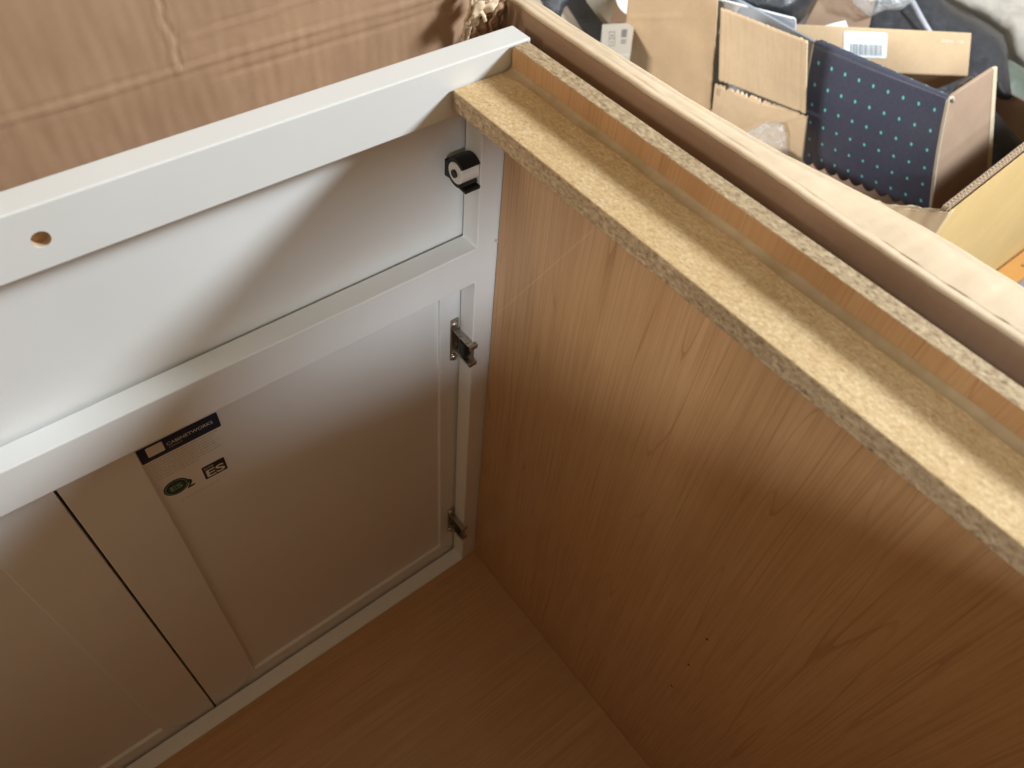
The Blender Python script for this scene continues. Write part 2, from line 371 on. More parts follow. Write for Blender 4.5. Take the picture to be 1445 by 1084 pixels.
box('toe_kick', XL, 0.0, -0.075, -0.062, FZ + 0.006, -0.0130, MAPLE_BACK, cab)
# the drilled hole in the top rail (a real bore, lined with raw wood)
hc = px(58, 338, 'y', 0.0)
bm = bmesh.new(); bmesh.ops.create_cone(bm, cap_ends=True, segments=24, radius1=0.0048, radius2=0.0048, depth=0.03,
    matrix=Matrix.Translation((hc.x, 0.0, hc.z)) @ Matrix.Rotation(math.pi / 2, 4, 'X'))
cut = bm_obj('bore_cutter', bm, RAWWOOD)
bo = top.modifiers.new('b', 'BOOLEAN'); bo.object = cut; bo.operation = 'DIFFERENCE'; bo.solver = 'EXACT'
bpy.context.view_layer.update()
me = bpy.data.meshes.new_from_object(top.evaluated_get(bpy.context.evaluated_depsgraph_get())); top.modifiers.clear(); top.data = me
bpy.data.objects.remove(cut)
bm = bmesh.new(); bmesh.ops.create_cone(bm, cap_ends=False, segments=24, radius1=0.0047, radius2=0.0047, depth=0.0045,
    matrix=Matrix.Translation((hc.x, 0.0029, hc.z)) @ Matrix.Rotation(math.pi / 2, 4, 'X'))
bmesh.ops.create_circle(bm, cap_ends=True, segments=24, radius=0.0047, matrix=Matrix.Translation((hc.x, 0.0051, hc.z)) @ Matrix.Rotation(math.pi / 2, 4, 'X'))
tag(bm_obj('bore_lining', bm, RAWWOOD, top), 'raw wood inside the hole drilled in the white face frame')
# particleboard strips along both sides, with a glue bead behind
def strip(x0, x1, sgn):
    bm = bmesh.new(); n = 60
    o = box('mounting_strip', x0, x1, YB, -0.0009, 0.6935, 0.7072, None, cab, bevel=0.0008)
    o.data.materials.append(PB_FACE); o.data.materials.append(PB_EDGE)
    for p in o.data.polygons: p.material_index = 0 if p.normal.z > 0.85 else 1
    return o
s1 = strip(-0.0480, -0.0002, 1); s2 = strip(XL + 0.0002, XL + 0.0480, -1)
def gluebead(u, v):
    y = -0.002 + (YB + 0.004) * v
    wv = 0.0052 + 0.0018 * noise.noise(Vector((y * 22, 3, 0))) + (0.004 if y > -0.02 else 0) * (1 + y / 0.02 if y > -0.02 else 0)
    hv = 0.0034 + 0.0014 * noise.noise(Vector((y * 25, 9, 0)))
    a = u * math.pi / 2
    return Vector((-wv * (1 - math.sin(a)) - 0.0001, y, 0.7073 + hv * (1 - math.cos(a))))
grid('glue_bead', gluebead, 6, 160, GLUE, s1)
# shelf-pin holes in the side panel
for (u, v) in ((998, 902), (972, 938), (948, 968)):
    p = px(u, v, 'x', 0.0); bm = bmesh.new()
    bmesh.ops.create_circle(bm, cap_ends=True, segments=14, radius=0.0014, matrix=Matrix.Translation((-0.00025, p.y, p.z)) @ Matrix.Rotation(math.pi / 2, 4, 'Y'))
    bm_obj('shelf_pin_hole', bm, DARKHOLE, sp)
# torn chips of veneer where the panel meets the stile
for (u, v) in ((700.5, 337), (697, 441), (687.5, 536)):
    p = px(u, v, 'y', -0.001); bm = bmesh.new()
    for k in range(4):
        a = p + Vector((random.uniform(-.0014, .0006), -0.0004, random.uniform(-.003, .003)))
        q = [bm.verts.new(a + Vector((random.uniform(-.0015, .0015), random.uniform(-.002, 0), random.uniform(-.002, .002)))) for _ in range(3)]
        bm.faces.new(q)
    bm_obj('veneer_chip', bm, RAWWOOD, sp)
# doors: frame ring with a recessed panel
DY = 0.0225
def door(x0, x1, name='door'):
    z0, z1, fw = -0.032, 0.5475, 0.0550
    bm = bmesh.new(); ys = (DY, DY + 0.019)
    O = [(x0, z0), (x1, z0), (x1, z1), (x0, z1)]; I = [(x0 + fw, z0 + fw), (x1 - fw, z0 + fw), (x1 - fw, z1 - fw), (x0 + fw, z1 - fw)]
    vo = [[bm.verts.new((a, y, b)) for a, b in O] for y in ys]; vi = [[bm.verts.new((a, y, b)) for a, b in I] for y in ys]
    for k in range(2):
        for i in range(4): bm.faces.new([vo[k][i], vo[k][(i + 1) % 4], vi[k][(i + 1) % 4], vi[k][i]])
    for i in range(4):
        j = (i + 1) % 4
        bm.faces.new([vo[0][i], vo[0][j], vo[1][j], vo[1][i]]); bm.faces.new([vi[0][i], vi[0][j], vi[1][j], vi[1][i]])
    d = bm_obj(name, bm, WHITE, cab, bevel=0.0007)
    box('door_panel', x0 + fw - 0.004, x1 - fw + 0.004, DY + 0.0042, DY + 0.0102, z0 + fw - 0.004, z1 - fw + 0.004, WHITE, d)
    return d
GX = -0.3666
dr = door(GX + 0.0011, 0.0145); dl = door(XL - 0.0145, GX - 0.0011)
box('drawer_front', XL - 0.0145, 0.0145, DY, DY + 0.019, 0.5535, 0.7040, WHITE, cab, bevel=0.0009)

# hinges: cup flange on the door, cranked arm wrapped round the stile
def hinge(zc):
    h = box('hinge', -0.0300, -0.0212, DY - 0.0022, DY - 0.0001, zc - 0.028, zc + 0.028, METAL, cab, bevel=0.001)
    for s in (-1, 1):
        bm = bmesh.new()
        bmesh.ops.create_uvsphere(bm, u_segments=14, v_segments=8, radius=0.0042, matrix=Matrix.Translation((-0.0262, DY - 0.0025, zc + s * 0.023)) @ Matrix.Diagonal((1, .7, 1, 1)))
        bm_obj('cup_screw', bm, METAL, h, smooth=True)
    for s in (-1, 1): box('hinge_arm', -0.0272, -0.0212, -0.0040, DY - 0.002, zc + s * 0.0132 - 0.0010, zc + s * 0.0132 + 0.0010, METAL, h, bevel=0.0005)
    box('hinge_base', -0.0225, -0.0208, -0.0035, DY - 0.003, zc - 0.0118, zc + 0.0118, METAL, h, bevel=0.0004)
    for q in (-1, 1): box('hinge_clip', -0.0272, -0.0185, -0.0058, -0.0042, zc + q * 0.0118 - 0.0026, zc + q * 0.0118 + 0.0026, METAL, h, bevel=0.0005)
    for k in range(2):
        bm = bmesh.new()
        bmesh.ops.create_cone(bm, cap_ends=True, segments=14, radius1=0.0024, radius2=0.002, depth=0.0016,
            matrix=Matrix.Translation((-0.0252, 0.002 + 0.010 * k, zc + 0.0146)))
        bm_obj('adjusting_screw', bm, METAL, h)
    box('hinge_spring', -0.0272, -0.0228, 0.003, 0.0125, zc - 0.0095, zc + 0.0090, BLACK, h, bevel=0.0012)
    return h
hinge(0.4320); hinge(0.0840)
# the other pair sits on the far stile
for o in [c for c in cab.children if c.name.startswith('hinge')]:
    def mir(src, par):
        me = src.data.copy()
        for v in me.vertices: v.co.x = XL - v.co.x
        me.flip_normals(); n = mesh_obj(src.name.split('.')[0], me, None, par); return n
    kids = list(o.children); m0 = mir(o, cab)
    for k in kids: mir(k, m0)
# clip that holds the fixed drawer front
cx0, cx1, cy, cz = -0.0368, -0.0208, 0.0088, 0.6325
def prof_obj(name, prof, x0, x1, mat, parent, smooth=False, bevel=0.0005):
    bm = bmesh.new(); a = [bm.verts.new((x0, y, z)) for y, z in prof]; b = [bm.verts.new((x1, y, z)) for y, z in prof]; m = len(prof)
    bm.faces.new(a); bm.faces.new(b[::-1])
    for i in range(m): bm.faces.new([a[i], a[(i + 1) % m], b[(i + 1) % m], b[i]])
    return bm_obj(name, bm, mat, parent, bevel=bevel)
arc = lambda r, a0, a1, n: [(cy + r * math.cos(math.radians(a0 + (a1 - a0) * i / n)), cz + r * math.sin(math.radians(a0 + (a1 - a0) * i / n))) for i in range(n + 1)]
shell = arc(0.0116, 140, 15, 14) + [(DY - 0.0002, cz + 0.004), (DY - 0.0002, cz - 0.010)] + arc(0.0116, -50, -122, 6) + arc(0.0088, -122, 140, 26)[0:1] + arc(0.0088, -118, 136, 26)
cl = prof_obj('front_clip', shell, cx0, cx1 - 0.0002, BLACK, cab, bevel=0)
box('clip_foot', cx0 + 0.002, cx1, cy - 0.010, cy - 0.002, cz - 0.0138, cz - 0.0112, BLACK, cl)
bm = bmesh.new(); bmesh.ops.create_cone(bm, cap_ends=True, segments=28, radius1=0.0084, radius2=0.0084, depth=0.0162, matrix=Matrix.Translation(((cx0 + cx1) / 2 - 0.0004, cy, cz)) @ Matrix.Rotation(math.pi / 2, 4, 'Y'))
bm_obj('clip_roller', bm, CREAM_PL, cl, bevel=0.0006)
bm = bmesh.new(); bmesh.ops.create_cone(bm, cap_ends=True, segments=20, radius1=0.0031, radius2=0.0031, depth=0.002, matrix=Matrix.Translation((cx0 - 0.0010, cy, cz)) @ Matrix.Rotation(math.pi / 2, 4, 'Y'))
bm_obj('clip_bore', bm, BLACK, cl)

# printed label on the right door's panel
LY = DY + 0.0042
UX, UZ = Vector((1, 0, 0)), Vector((0, 0, 1))
lab = box('label_sticker', -0.3104, -0.2466, LY - 0.00016, LY - 0.00002, 0.386, 0.4872, WHITE, cab, bevel=0)
tag(lab, 'printed maker label with navy heading band on the door panel')
def rectp(name, x0, x1, z0, z1, mat, lift=0.0003, rad=0.0008):
    bm = bmesh.new(); pts = []
    for (cxx, czz, a0) in ((x1 - rad, z1 - rad, 0), (x0 + rad, z1 - rad, 90), (x0 + rad, z0 + rad, 180), (x1 - rad, z0 + rad, 270)):
        for k in range(5):
            a = math.radians(a0 + 22.5 * k); pts.append((cxx + rad * math.cos(a), czz + rad * math.sin(a)))
    vs = [bm.verts.new((a, LY - lift, b)) for a, b in pts]; bm.faces.new(vs[::-1]); return bm_obj(name, bm, mat, lab)
at = lambda x, z, l=0.0005: Vector((x, LY - l, z))
Z0 = Vector((0, 0, 0))
rectp('heading_band', -0.3102, -0.2474, 0.4682, 0.4866, NAVY, rad=0.0012)
rectp('blank_window', -0.3040, -0.2912, 0.4730, 0.4844, LBL_LIGHT, 0.0005)
text_obj('heading_lettering', 'CABINETWORKS', at(-0.2888, 0.4762), UX, UZ, 0.0036, LBL_LIGHT, lab, width=0.0362, lift=Z0)
text_obj('heading_small_lettering', 'GROUP', at(-0.2882, 0.4728), UX, UZ, 0.0018, FAINT, lab, width=0.0105, lift=Z0)
bm = bmesh.new()                                        # paragraph of tiny print: words as small strokes
for r in range(8):
    z = 0.4650 - r * 0.0033; x = -0.3056; xe = (-0.2560 if r % 3 else -0.2520) if r < 7 else -0.272
    while x < xe:
        wl = random.uniform(0.0012, 0.0042); xx = x
        while xx < x + wl:
            hh = random.choice((0.0009, 0.0012, 0.0017)); q = [bm.verts.new((a, LY - 0.0003, b)) for a, b in ((xx, z), (xx, z + hh), (xx + 0.00032, z + hh), (xx + 0.00032, z))]; bm.faces.new(q); xx += 0.0006
        x += wl + 0.0008
bm_obj('small_print', bm, FAINT, lab)
rectp('emblem_block', -0.2736, -0.2544, 0.4128, 0.4302, BLKINK)
text_obj('emblem_lettering', 'ES', at(-0.2716, 0.4146), UX, UZ, 0.0096, LBL_LIGHT, lab, width=0.0155, lift=Z0, bold=0.02)
text_obj('emblem_small_lettering', 'kcma', at(-0.2722, 0.4258), UX, UZ, 0.0030, LBL_LIGHT, lab, width=0.0080, lift=Z0, shear=0.3)
def ell(name, a, b, mat, lift, inner=0):
    bm = bmesh.new(); c = at(-0.2962, 0.4236, lift); n = 36
    o_ = [bm.verts.new(c + Vector((a * math.cos(2 * math.pi * k / n), 0, b * math.sin(2 * math.pi * k / n)))) for k in range(n)]
    if inner:
        i_ = [bm.verts.new(c + Vector((a * inner * math.cos(2 * math.pi * k / n), 0, b * inner * math.sin(2 * math.pi * k / n)))) for k in range(n)]
        for k in range(n): bm.faces.new([o_[k], i_[k], i_[(k + 1) % n], o_[(k + 1) % n]])
    else: bm.faces.new(o_[::-1])
    return bm_obj(name, bm, mat, lab)
ell('oval_emblem', 0.0102, 0.0098, GREEN, 0.0003); ell('oval_ring', 0.0090, 0.0086, GREENL, 0.0005, 0.93)
text_obj('oval_lettering', 'ES', at(-0.3010, 0.4204), UX, UZ, 0.0062, GREENL, lab, width=0.0098, lift=Z0, bold=0.02)
bm = bmesh.new(); pts = [(-0.2862, 0.4262), (-0.2835, 0.4232), (-0.2838, 0.4200), (-0.2862, 0.4166), (-0.2818, 0.4166), (-0.2830, 0.4145), (-0.2895, 0.4142), (-0.2868, 0.4185), (-0.2860, 0.4215)]
bm.faces.new([bm.verts.new((a, LY - 0.0004, b)) for a, b in pts]); bm_obj('leaf_mark', bm, GREEN, lab)
bm = bmesh.new(); x = -0.2975
while x < -0.2640:
    q = [bm.verts.new((a, LY - 0.0003, b)) for a, b in ((x, 0.4028), (x, 0.4028 + random.choice((.0009, .0013))), (x + .00035, 0.4037), (x + .00035, 0.4028))]; bm.faces.new(q); x += random.choice((.0006, .0006, .0012))
bm_obj('web_address_print', bm, FAINT, lab)

# ------------------------------------------------------------------ shipping carton round the cabinet
car = thing('shipping_carton', (XL / 2, YB / 2, FZ), 'large brown shipping carton with opened top flaps around the white cabinet', 'carton')
CY, CX, CZ = 0.0475, 0.0285, 0.7425
def creases(x, z):
    """relief of the front board in metres (positive = towards the cabinet)"""
    d = 0.0
    zc = CZ + 0.0006 * math.sin(x * 31) + 0.0008 * noise.noise(Vector((x * 30, 1, 0)))
    e = z - zc; wob = 0.6 + 0.6 * noise.noise(Vector((x * 18, 4, 1))); d += wob * (0.0011 * math.exp(-(e / 0.0012) ** 2) - 0.0008 * math.exp(-((e - 0.0030) / 0.0008) ** 2) - 0.0007 * math.exp(-((e + 0.0032) / 0.0009) ** 2))
    p, q = px(225, 0, 'y', CY), px(256, 95, 'y', CY)
    if z > CZ: 
        t = (z - q.z) / (p.z - q.z); xc = q.x + (p.x - q.x) * t + 0.001 * math.sin(z * 300); d += 0.0007 * math.exp(-((x - xc + .0026) / 0.0014) ** 2) - 0.0009 * math.exp(-((x - xc) / 0.0010) ** 2)
    a, b = px(262, 54, 'y', CY), px(440, -2, 'y', CY)
    if x > a.x - 0.01:
        zc2 = a.z + (b.z - a.z) * (x - a.x) / (b.x - a.x) + 0.0006 * noise.noise(Vector((x * 60, 2, 0))); k = min(1, (x - a.x + 0.01) / 0.02)
        d += k * (0.0009 * math.exp(-((z - zc2) / 0.0009) ** 2) - 0.0005 * math.exp(-((z - zc2 - 0.002) / 0.0009) ** 2))
    a, b = px(290, 112, 'y', CY), px(560, 30, 'y', CY)
    if a.x < x:
        zc3 = a.z + (b.z - a.z) * (x - a.x) / (b.x - a.x) + 0.0008 * noise.noise(Vector((x * 45, 5, 0))); d -= 0.0008 * math.exp(-((z - zc3) / 0.0012) ** 2) * min(1, (x - a.x) / .02)
    d += 0.0004 * noise.noise(Vector((x * 70, z * 26, 3))) + 0.00022 * noise.noise(Vector((x * 190, z * 40, 8))) + 0.0022 * noise.noise(Vector((x * 9, z * 14, 2)))
    return d
def front_board(u, v):
    x = -0.772 + (0.0035 + 0.772) * u; z = 0.60 + 0.46 * v
    lean = max(0.0, z - CZ) * 0.10
    return Vector((x, CY + lean - creases(x, z) + 0.004 * max(0, (x + 0.02) / 0.02) ** 2, z))
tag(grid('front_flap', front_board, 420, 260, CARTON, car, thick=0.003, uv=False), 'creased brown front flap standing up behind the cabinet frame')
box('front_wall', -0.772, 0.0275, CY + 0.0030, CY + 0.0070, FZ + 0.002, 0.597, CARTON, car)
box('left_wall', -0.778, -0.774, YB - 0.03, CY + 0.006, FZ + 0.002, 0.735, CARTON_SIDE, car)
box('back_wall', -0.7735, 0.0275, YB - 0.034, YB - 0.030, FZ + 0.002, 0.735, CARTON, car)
slab('left_flap', [Vector((-0.7745, YB - 0.03, 0.736)), Vector((-0.7745, CY, 0.736)), Vector((-0.785, CY - 0.01, 1.17)), Vector((-0.785, YB - 0.02, 1.17))], 0.004, CARTON_SIDE, car, away=(-0.004, 0, 0))
# unseen upright back flap, added with a torn slot to shape the back lamp's beam
bm = bmesh.new(); fl = [(-0.77, 0.736), (-0.45, 0.736), (-0.445, 0.80), (-0.43, 0.868), (-0.30, 0.874), (-0.15, 0.870), (0.024, 0.876), (0.02, 1.12), (-0.765, 1.12)]
fa = [bm.verts.new((x, YB - 0.031 - (z - 0.736) * 0.03, z)) for x, z in fl]; fb = [bm.verts.new((x, YB - 0.035 - (z - 0.736) * 0.03, z)) for x, z in fl]
bm.faces.new(fa); bm.faces.new(fb[::-1])
for k in range(len(fl)): bm.faces.new([fa[k], fa[(k + 1) % len(fl)], fb[(k + 1) % len(fl)], fb[k]])
tag(bm_obj('light_blocking_flap', bm, CARTON, car), 'unseen back flap, torn open along its fold, added to shape the light')
# right wall and its flap, folded outwards over a soft edge
def rimx(y):
    pts = [(0.06, 0.0590), (0.0276, 0.0602), (-0.0571, 0.0622), (-0.1187, 0.0645), (-0.1741, 0.068), (-0.2372, 0.0795), (-0.2795, 0.0832), (-0.3213, 0.0845), (-0.62, 0.09)]
    for (a, b), (c, d) in zip(pts, pts[1:]):
        if y >= c: return b + (d - b) * (a - y) / (a - c)
    return pts[-1][1]
def right_board(u, v):
    y = 0.046 + (YB - 0.03 - 0.046) * u
    xo = rimx(y); nz = lambda s, k: noise.noise(Vector((y * s, k, 0)))
    zt = 0.7285 + 0.0011 * nz(14, 1) + 0.0005 * nz(55, 2); xi = CX + 0.0012 * nz(9, 3)
    prof = [(xi, 0.30), (xi + 0.001 * nz(12, 4), 0.60), (xi, 0.70), (xi - 0.0003, zt - 0.004), (xi + 0.0010, zt - 0.0008), (xi + 0.0030, zt + 0.0003), (xi + 0.0058, zt - 0.0003), (xi + 0.0076, zt - 0.0007),
            (xi + 0.010, zt - 0.0010 + 0.0006 * nz(40, 7)), (xi + (xo - xi) * 0.5, zt - 0.0032 + 0.0016 * nz(16, 8) + 0.0008 * nz(70, 9)), (xo - 0.012, zt - 0.0072 + 0.0012 * nz(22, 10)), (xo - 0.008, zt - 0.0082),
            (xo - 0.006, zt - 0.0086), (xo - 0.002, zt - 0.0108), (xo + 0.0005, zt - 0.0155), (xo + 0.001, zt - 0.022), (xo + 0.004, 0.62), (xo + 0.02, 0.40)]
    s = v * (len(prof) - 1); i = min(int(s), len(prof) - 2); f = s - i
    def cr(k): return prof[max(0, min(len(prof) - 1, k))]
    p0, p1, p2, p3 = cr(i - 1), cr(i), cr(i + 1), cr(i + 2)
    def c1(a, b, c, d): return 0.5 * (2 * b + (c - a) * f + (2 * a - 5 * b + 4 * c - d) * f * f + (3 * b - a - 3 * c + d) * f ** 3)
    x, z = c1(p0[0], p1[0], p2[0], p3[0]), c1(p0[1], p1[1], p2[1], p3[1])
    if abs(f) < 1e-6: x, z = p1
    return Vector((x, y, z))
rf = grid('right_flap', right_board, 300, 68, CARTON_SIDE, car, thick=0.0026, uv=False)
rf.data.materials.append(CARTON_SHADED)
for p in rf.data.polygons:  # faces below the fold take the darker tone painted in as shade
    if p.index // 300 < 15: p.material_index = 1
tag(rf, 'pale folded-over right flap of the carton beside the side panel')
box('right_wall', CX - 0.0015, CX + 0.0015, YB - 0.03, 0.046, FZ + 0.002, 0.299, CARTON_SIDE, car)
# torn, crumpled corner between the front and right boards
def ribbon(name, pix, width, seed, mat=CARTON_SIDE):
    P = [px(u, v, 'y', y) for u, v, y in pix]
    def fn(a, b):
        s = a * (len(P) - 1); i = min(int(s), len(P) - 2); f = s - i; p = P[i].lerp(P[i + 1], f)
        t = (P[i + 1] - P[i]).normalized(); side = t.cross(Vector((0.3, -1, 0.4))).normalized()
        wv = width * (0.75 + 0.5 * noise.noise(Vector((a * 4, seed, 1)))) 
        return p + side * (b - 0.5) * wv + Vector((0, -1, 0.3)) * (0.004 * noise.noise(Vector((a * 7, b * 2.5, seed))) + 0.0015 * noise.noise(Vector((a * 20, b * 9, seed))))
    return grid(name, fn, 26, 10, mat, car, thick=0.0016, uv=False)
ribbon('torn_corner_strip', [(655, 62, .040), (662, 30, .036), (668, 2, .034), (680, -30, .040)], 0.010, 1)
ribbon('torn_corner_strip', [(664, 36, .030), (676, 18, .026), (692, 6, .028), (706, -14, .036)], 0.013, 5)
ribbon('torn_corner_strip', [(660, 60, .046), (676, 46, .045), (690, 36, .046), (706, 30, .050)], 0.018, 9, CARTON)
ribbon('torn_corner_strip', [(694, 44, .043), (700, 22, .040), (712, 2, .042), (722, -22, .046)], 0.011, 13, CARTON)
box('corner_tab', -0.0015, 0.0275, CY + 0.0075, CY + 0.011, 0.50, 0.775, CARTON, car)

# ------------------------------------------------------------------ open carton with the dotted mat
oc = thing('open_carton', (1.02, 0.16, FZ), 'golden kraft open carton with corrugated rim holding the dotted dark mat', 'carton')
K = px(1340, 300, 'z', 0.30)                       # near corner of its rim
XN, YN = K.x, K.y
ex = px(1445, 217, 'y', YN)
slope = (ex.z - K.z) / (ex.x - K.x)
rimz = lambda x: K.z + slope * (x - XN)
def fluted(name, p0, p1, n, flutes, mat=KRAFT_EDGE, w=0.0032):
    """corrugated medium seen along a cut edge: zigzag strip between the liners"""
    bm = bmesh.new(); d = p1 - p0; prev = None
    for i in range(flutes * 6 + 1):
        t = i / (flutes * 6); off = n * (w * math.sin(2 * math.pi * i / 6)); c = p0 + d * t + off
        a = [bm.verts.new(c + n * s * 0.0006 + Vector((0, 0, z))) for s in (-1, 1) for z in (0.0, -0.03)]
        if prev:
            for q in ((0, 1), (1, 3), (3, 2), (2, 0)): bm.faces.new([prev[q[0]], a[q[0]], a[q[1]], prev[q[1]]])
        prev = a
    return bm_obj(name, bm, mat, oc, smooth=False)
def ywall(y0, y1, name, mat, dz=0.0, x1=1.66):
    bm = bmesh.new(); A = [(XN, FZ + 0.002), (x1, FZ + 0.002), (x1, rimz(x1) + dz), (XN, rimz(XN) + dz)]
    a = [bm.verts.new((x, y0, z)) for x, z in A]; b = [bm.verts.new((x, y1, z)) for x, z in A]
    bm.faces.new(a); bm.faces.new(b[::-1])
    for i in range(4): bm.faces.new([a[i], a[(i + 1) % 4], b[(i + 1) % 4], b[i]])
    return bm_obj(name, bm, mat, oc, bevel=0.0005)
w1 = ywall(YN, YN + 0.0012, 'near_wall', KRAFT_Y, 0.001)
ywall(YN + 0.0052, YN + 0.0062, 'near_wall_liner', KRAFT_D, 0.0005); ywall(YN + 0.0125, YN + 0.0135, 'inner_wall_liner', KRAFT_D, 0.004)
fluted('corrugation', Vector((XN + 0.004, YN + 0.0092, K.z + 0.0028)), Vector((1.65, YN + 0.0092, rimz(1.65) + 0.0026)), Vector((0, 1, 0)), 114)
# wall facing the cabinet: its rim sags, then the torn part
def xwall(u, v):
    y = YN + (0.22 - YN) * u
    prof = [(YN, K.z + 0.001), (YN + 0.012, K.z - 0.006), (-0.048, 0.274), (0.002, 0.248), (0.06, 0.232), (0.22, 0.225)]
    z1 = prof[-1][1]
    for (a, b), (c, d) in zip(prof, prof[1:]):
        if y <= c + 1e-9: z1 = b + (d - b) * (y - a) / (c - a); break
    z = FZ + 0.002 + (z1 - FZ - 0.002) * v
    return Vector((XN - 0.001 + 0.004 * noise.noise(Vector((y * 30, z * 12, 1))) * v + 0.0016 * math.sin(y * 260) * v ** 6, y, z + 0.0015 * noise.noise(Vector((y * 150, 0, 4))) * v ** 8))
grid('sagging_wall', xwall, 90, 60, KRAFT_B, oc, thick=0.003, uv=False)
def xwall2(u, v): p = xwall(u, v); return p + Vector((0.009 + 0.002 * math.sin(p.y * 130), 0, 0.001))
grid('sagging_wall_liner', xwall2, 90, 40, KRAFT_EDGE, oc, thick=0.003, uv=False)
box('far_wall', 1.652, 1.658, YN + 0.014, 0.42, FZ + 0.002, 0.08, KRAFT_D, oc); box('back_wall', XN + 0.07, 1.651, 0.414, 0.42, FZ + 0.002, 0.08, KRAFT_D, oc)
box('carton_bottom', XN + 0.01, 1.651, YN + 0.014, 0.413, FZ + 0.002, FZ + 0.006, KRAFT_D, oc)
# torn wall and the flap standing above it
def on_line(u, v, x): return px(u, v, 'x', x)
c1, c2, c3, c4 = on_line(1009, 119, 0.803), on_line(1138, 166, 0.803), on_line(1128, 250, 0.85), on_line(1000, 200, 0.85)
tearpts = []
rr = random.Random(3)
for i in range(41):
    t = i / 40; p = c1.lerp(c2, t); tearpts.append(p + Vector((0, 0, (rr.uniform(-0.006, 0.0015) if i % 2 else rr.uniform(-0.001, 0.002)) * (1.3 if t < .55 else .35))))
slab('torn_wall', tearpts + [c3, c4], 0.004, KRAFT_B, oc, bevel=0)
b1, b2, b3, b4 = on_line(1018, 11, 0.735), on_line(1139, 59, 0.735), on_line(1137, 160, 0.800), on_line(1015, 112, 0.800)
nb = (b2 - b1).cross(b4 - b1).normalized()
if nb.dot(b1 - CAM) > 0: nb = -nb
def flapB(u, v):
    p = b1.lerp(b2, u).lerp(b4.lerp(b3, u), v); rid = math.exp(-((u - .03) / .014) ** 2) + .7 * math.exp(-((u - .085) / .012) ** 2) + .5 * math.exp(-((u - .14) / .012) ** 2) - .6 * math.exp(-((u - .93) / .02) ** 2)
    return p + nb * (0.0022 * rid + 0.0008 * noise.noise(Vector((u * 26, v * 3, 2)))) + Vector((0, 0, 0.0012 * noise.noise(Vector((u * 30, 0, 7))) * (1 - v) ** 6))
tag(grid('standing_flap', flapB, 90, 50, KRAFT_B, oc, thick=0.0035, uv=False), 'ribbed pale flap standing above a torn seam')
# printed traces where the tape pulled the paper off
for k in range(4):
    a, b = 0.03 + k * 0.03, 0.045 + k * 0.03; q = [c1.lerp(c2, a), c1.lerp(c2, b), c1.lerp(c2, b), c1.lerp(c2, a)]
    dn = (c4 - c1).normalized(); nrm = (c2 - c1).cross(c4 - c1).normalized(); nrm = -nrm if nrm.dot(c1 - CAM) > 0 else nrm
    L = 0.022 + 0.006 * rr.random(); pts = [q[0] + dn * 0.007, q[1] + dn * 0.007, q[1] + dn * L, q[0] + dn * (L - .003)]
    slab('torn_paper_patch', [p + nrm * 0.0006 for p in pts], 0.0004, KRAFT_D, oc, bevel=0)
# brown flap folded into view right of the mat
slab('folded_flap', [px(1336, 141, 'y', 0.020), px(1402, 97, 'y', 0.020), px(1391, 262, 'y', -0.02), px(1310, 312, 'y', -0.02)], 0.0055, KRAFT_D, oc, away=(0.001, 0.0055, 0))
fe = [px(1402, 97, 'y', 0.0195), px(1408, 95, 'y', 0.0195), px(1398, 259, 'y', -0.0205), px(1391.5, 262, 'y', -0.0205)]
slab('flap_cut_edge', fe, 0.005, KRAFT_EDGE, oc, away=(0.001, 0.005, 0))

# mat: one draped sheet, rolled over at the top, scalloped below
T1, T2, B1, B2 = px(1151, 60, 'x', 0.815), px(1336, 141, 'x', 0.815), px(1131, 222, 'x', 0.91), px(1310, 299, 'x', 0.91)
nm = (T2 - T1).cross(B1 - T1).normalized(); nm = -nm if nm.dot(T1 - CAM) > 0 else nm
def matf(u, v):
    if v < 0.12:                                   # roll over the top edge
        a = (v / 0.12) * math.pi * 0.5; base = T1.lerp(T2, u); dn = (B1.lerp(B2, u) - base).normalized(); r = 0.016
        return base + dn * (r - r * math.sin(a)) - nm * (r * math.cos(a)) - nm * 0
    w_ = (v - 0.12) / 0.88; top_ = T1.lerp(T2, u) + (B1.lerp(B2, u) - T1.lerp(T2, u)).normalized() * 0.0
    sc = 1 + 0.05 * abs(math.sin(u * math.pi * 10)) * w_ ** 12
    return top_.lerp(B1.lerp(B2, u), w_ * sc) + nm * (0.010 * math.sin(w_ * 3.0 + 0.3) * (1 - u * .4) - 0.003 + 0.004 * math.sin(u * 2.6 + 1))
mt = thing('dotted_mat', (T1 + T2) / 2 * 1.0, 'dark blue-grey mat printed with rows of small teal dots, draped in the open carton', 'mat')
ms = grid('mat_sheet', matf, 100, 90, MATF, mt)
md = ms.modifiers.new('solid', 'SOLIDIFY'); md.thickness = 0.004; md.offset = 0; md.use_rim = True; ms.data.materials.append(PIPING); md.material_offset_rim = 1
tube('edge_binding', [matf(0.0, v / 40) for v in range(2, 41)], 0.0026, PIPING, mt)
tube('edge_binding', [matf(1.0, v / 40) for v in range(0, 41)], 0.0028, PIPING, mt)
tube('edge_binding', [matf(u / 120, 1.0) for u in range(0, 121)], 0.0018, PIPING, mt)

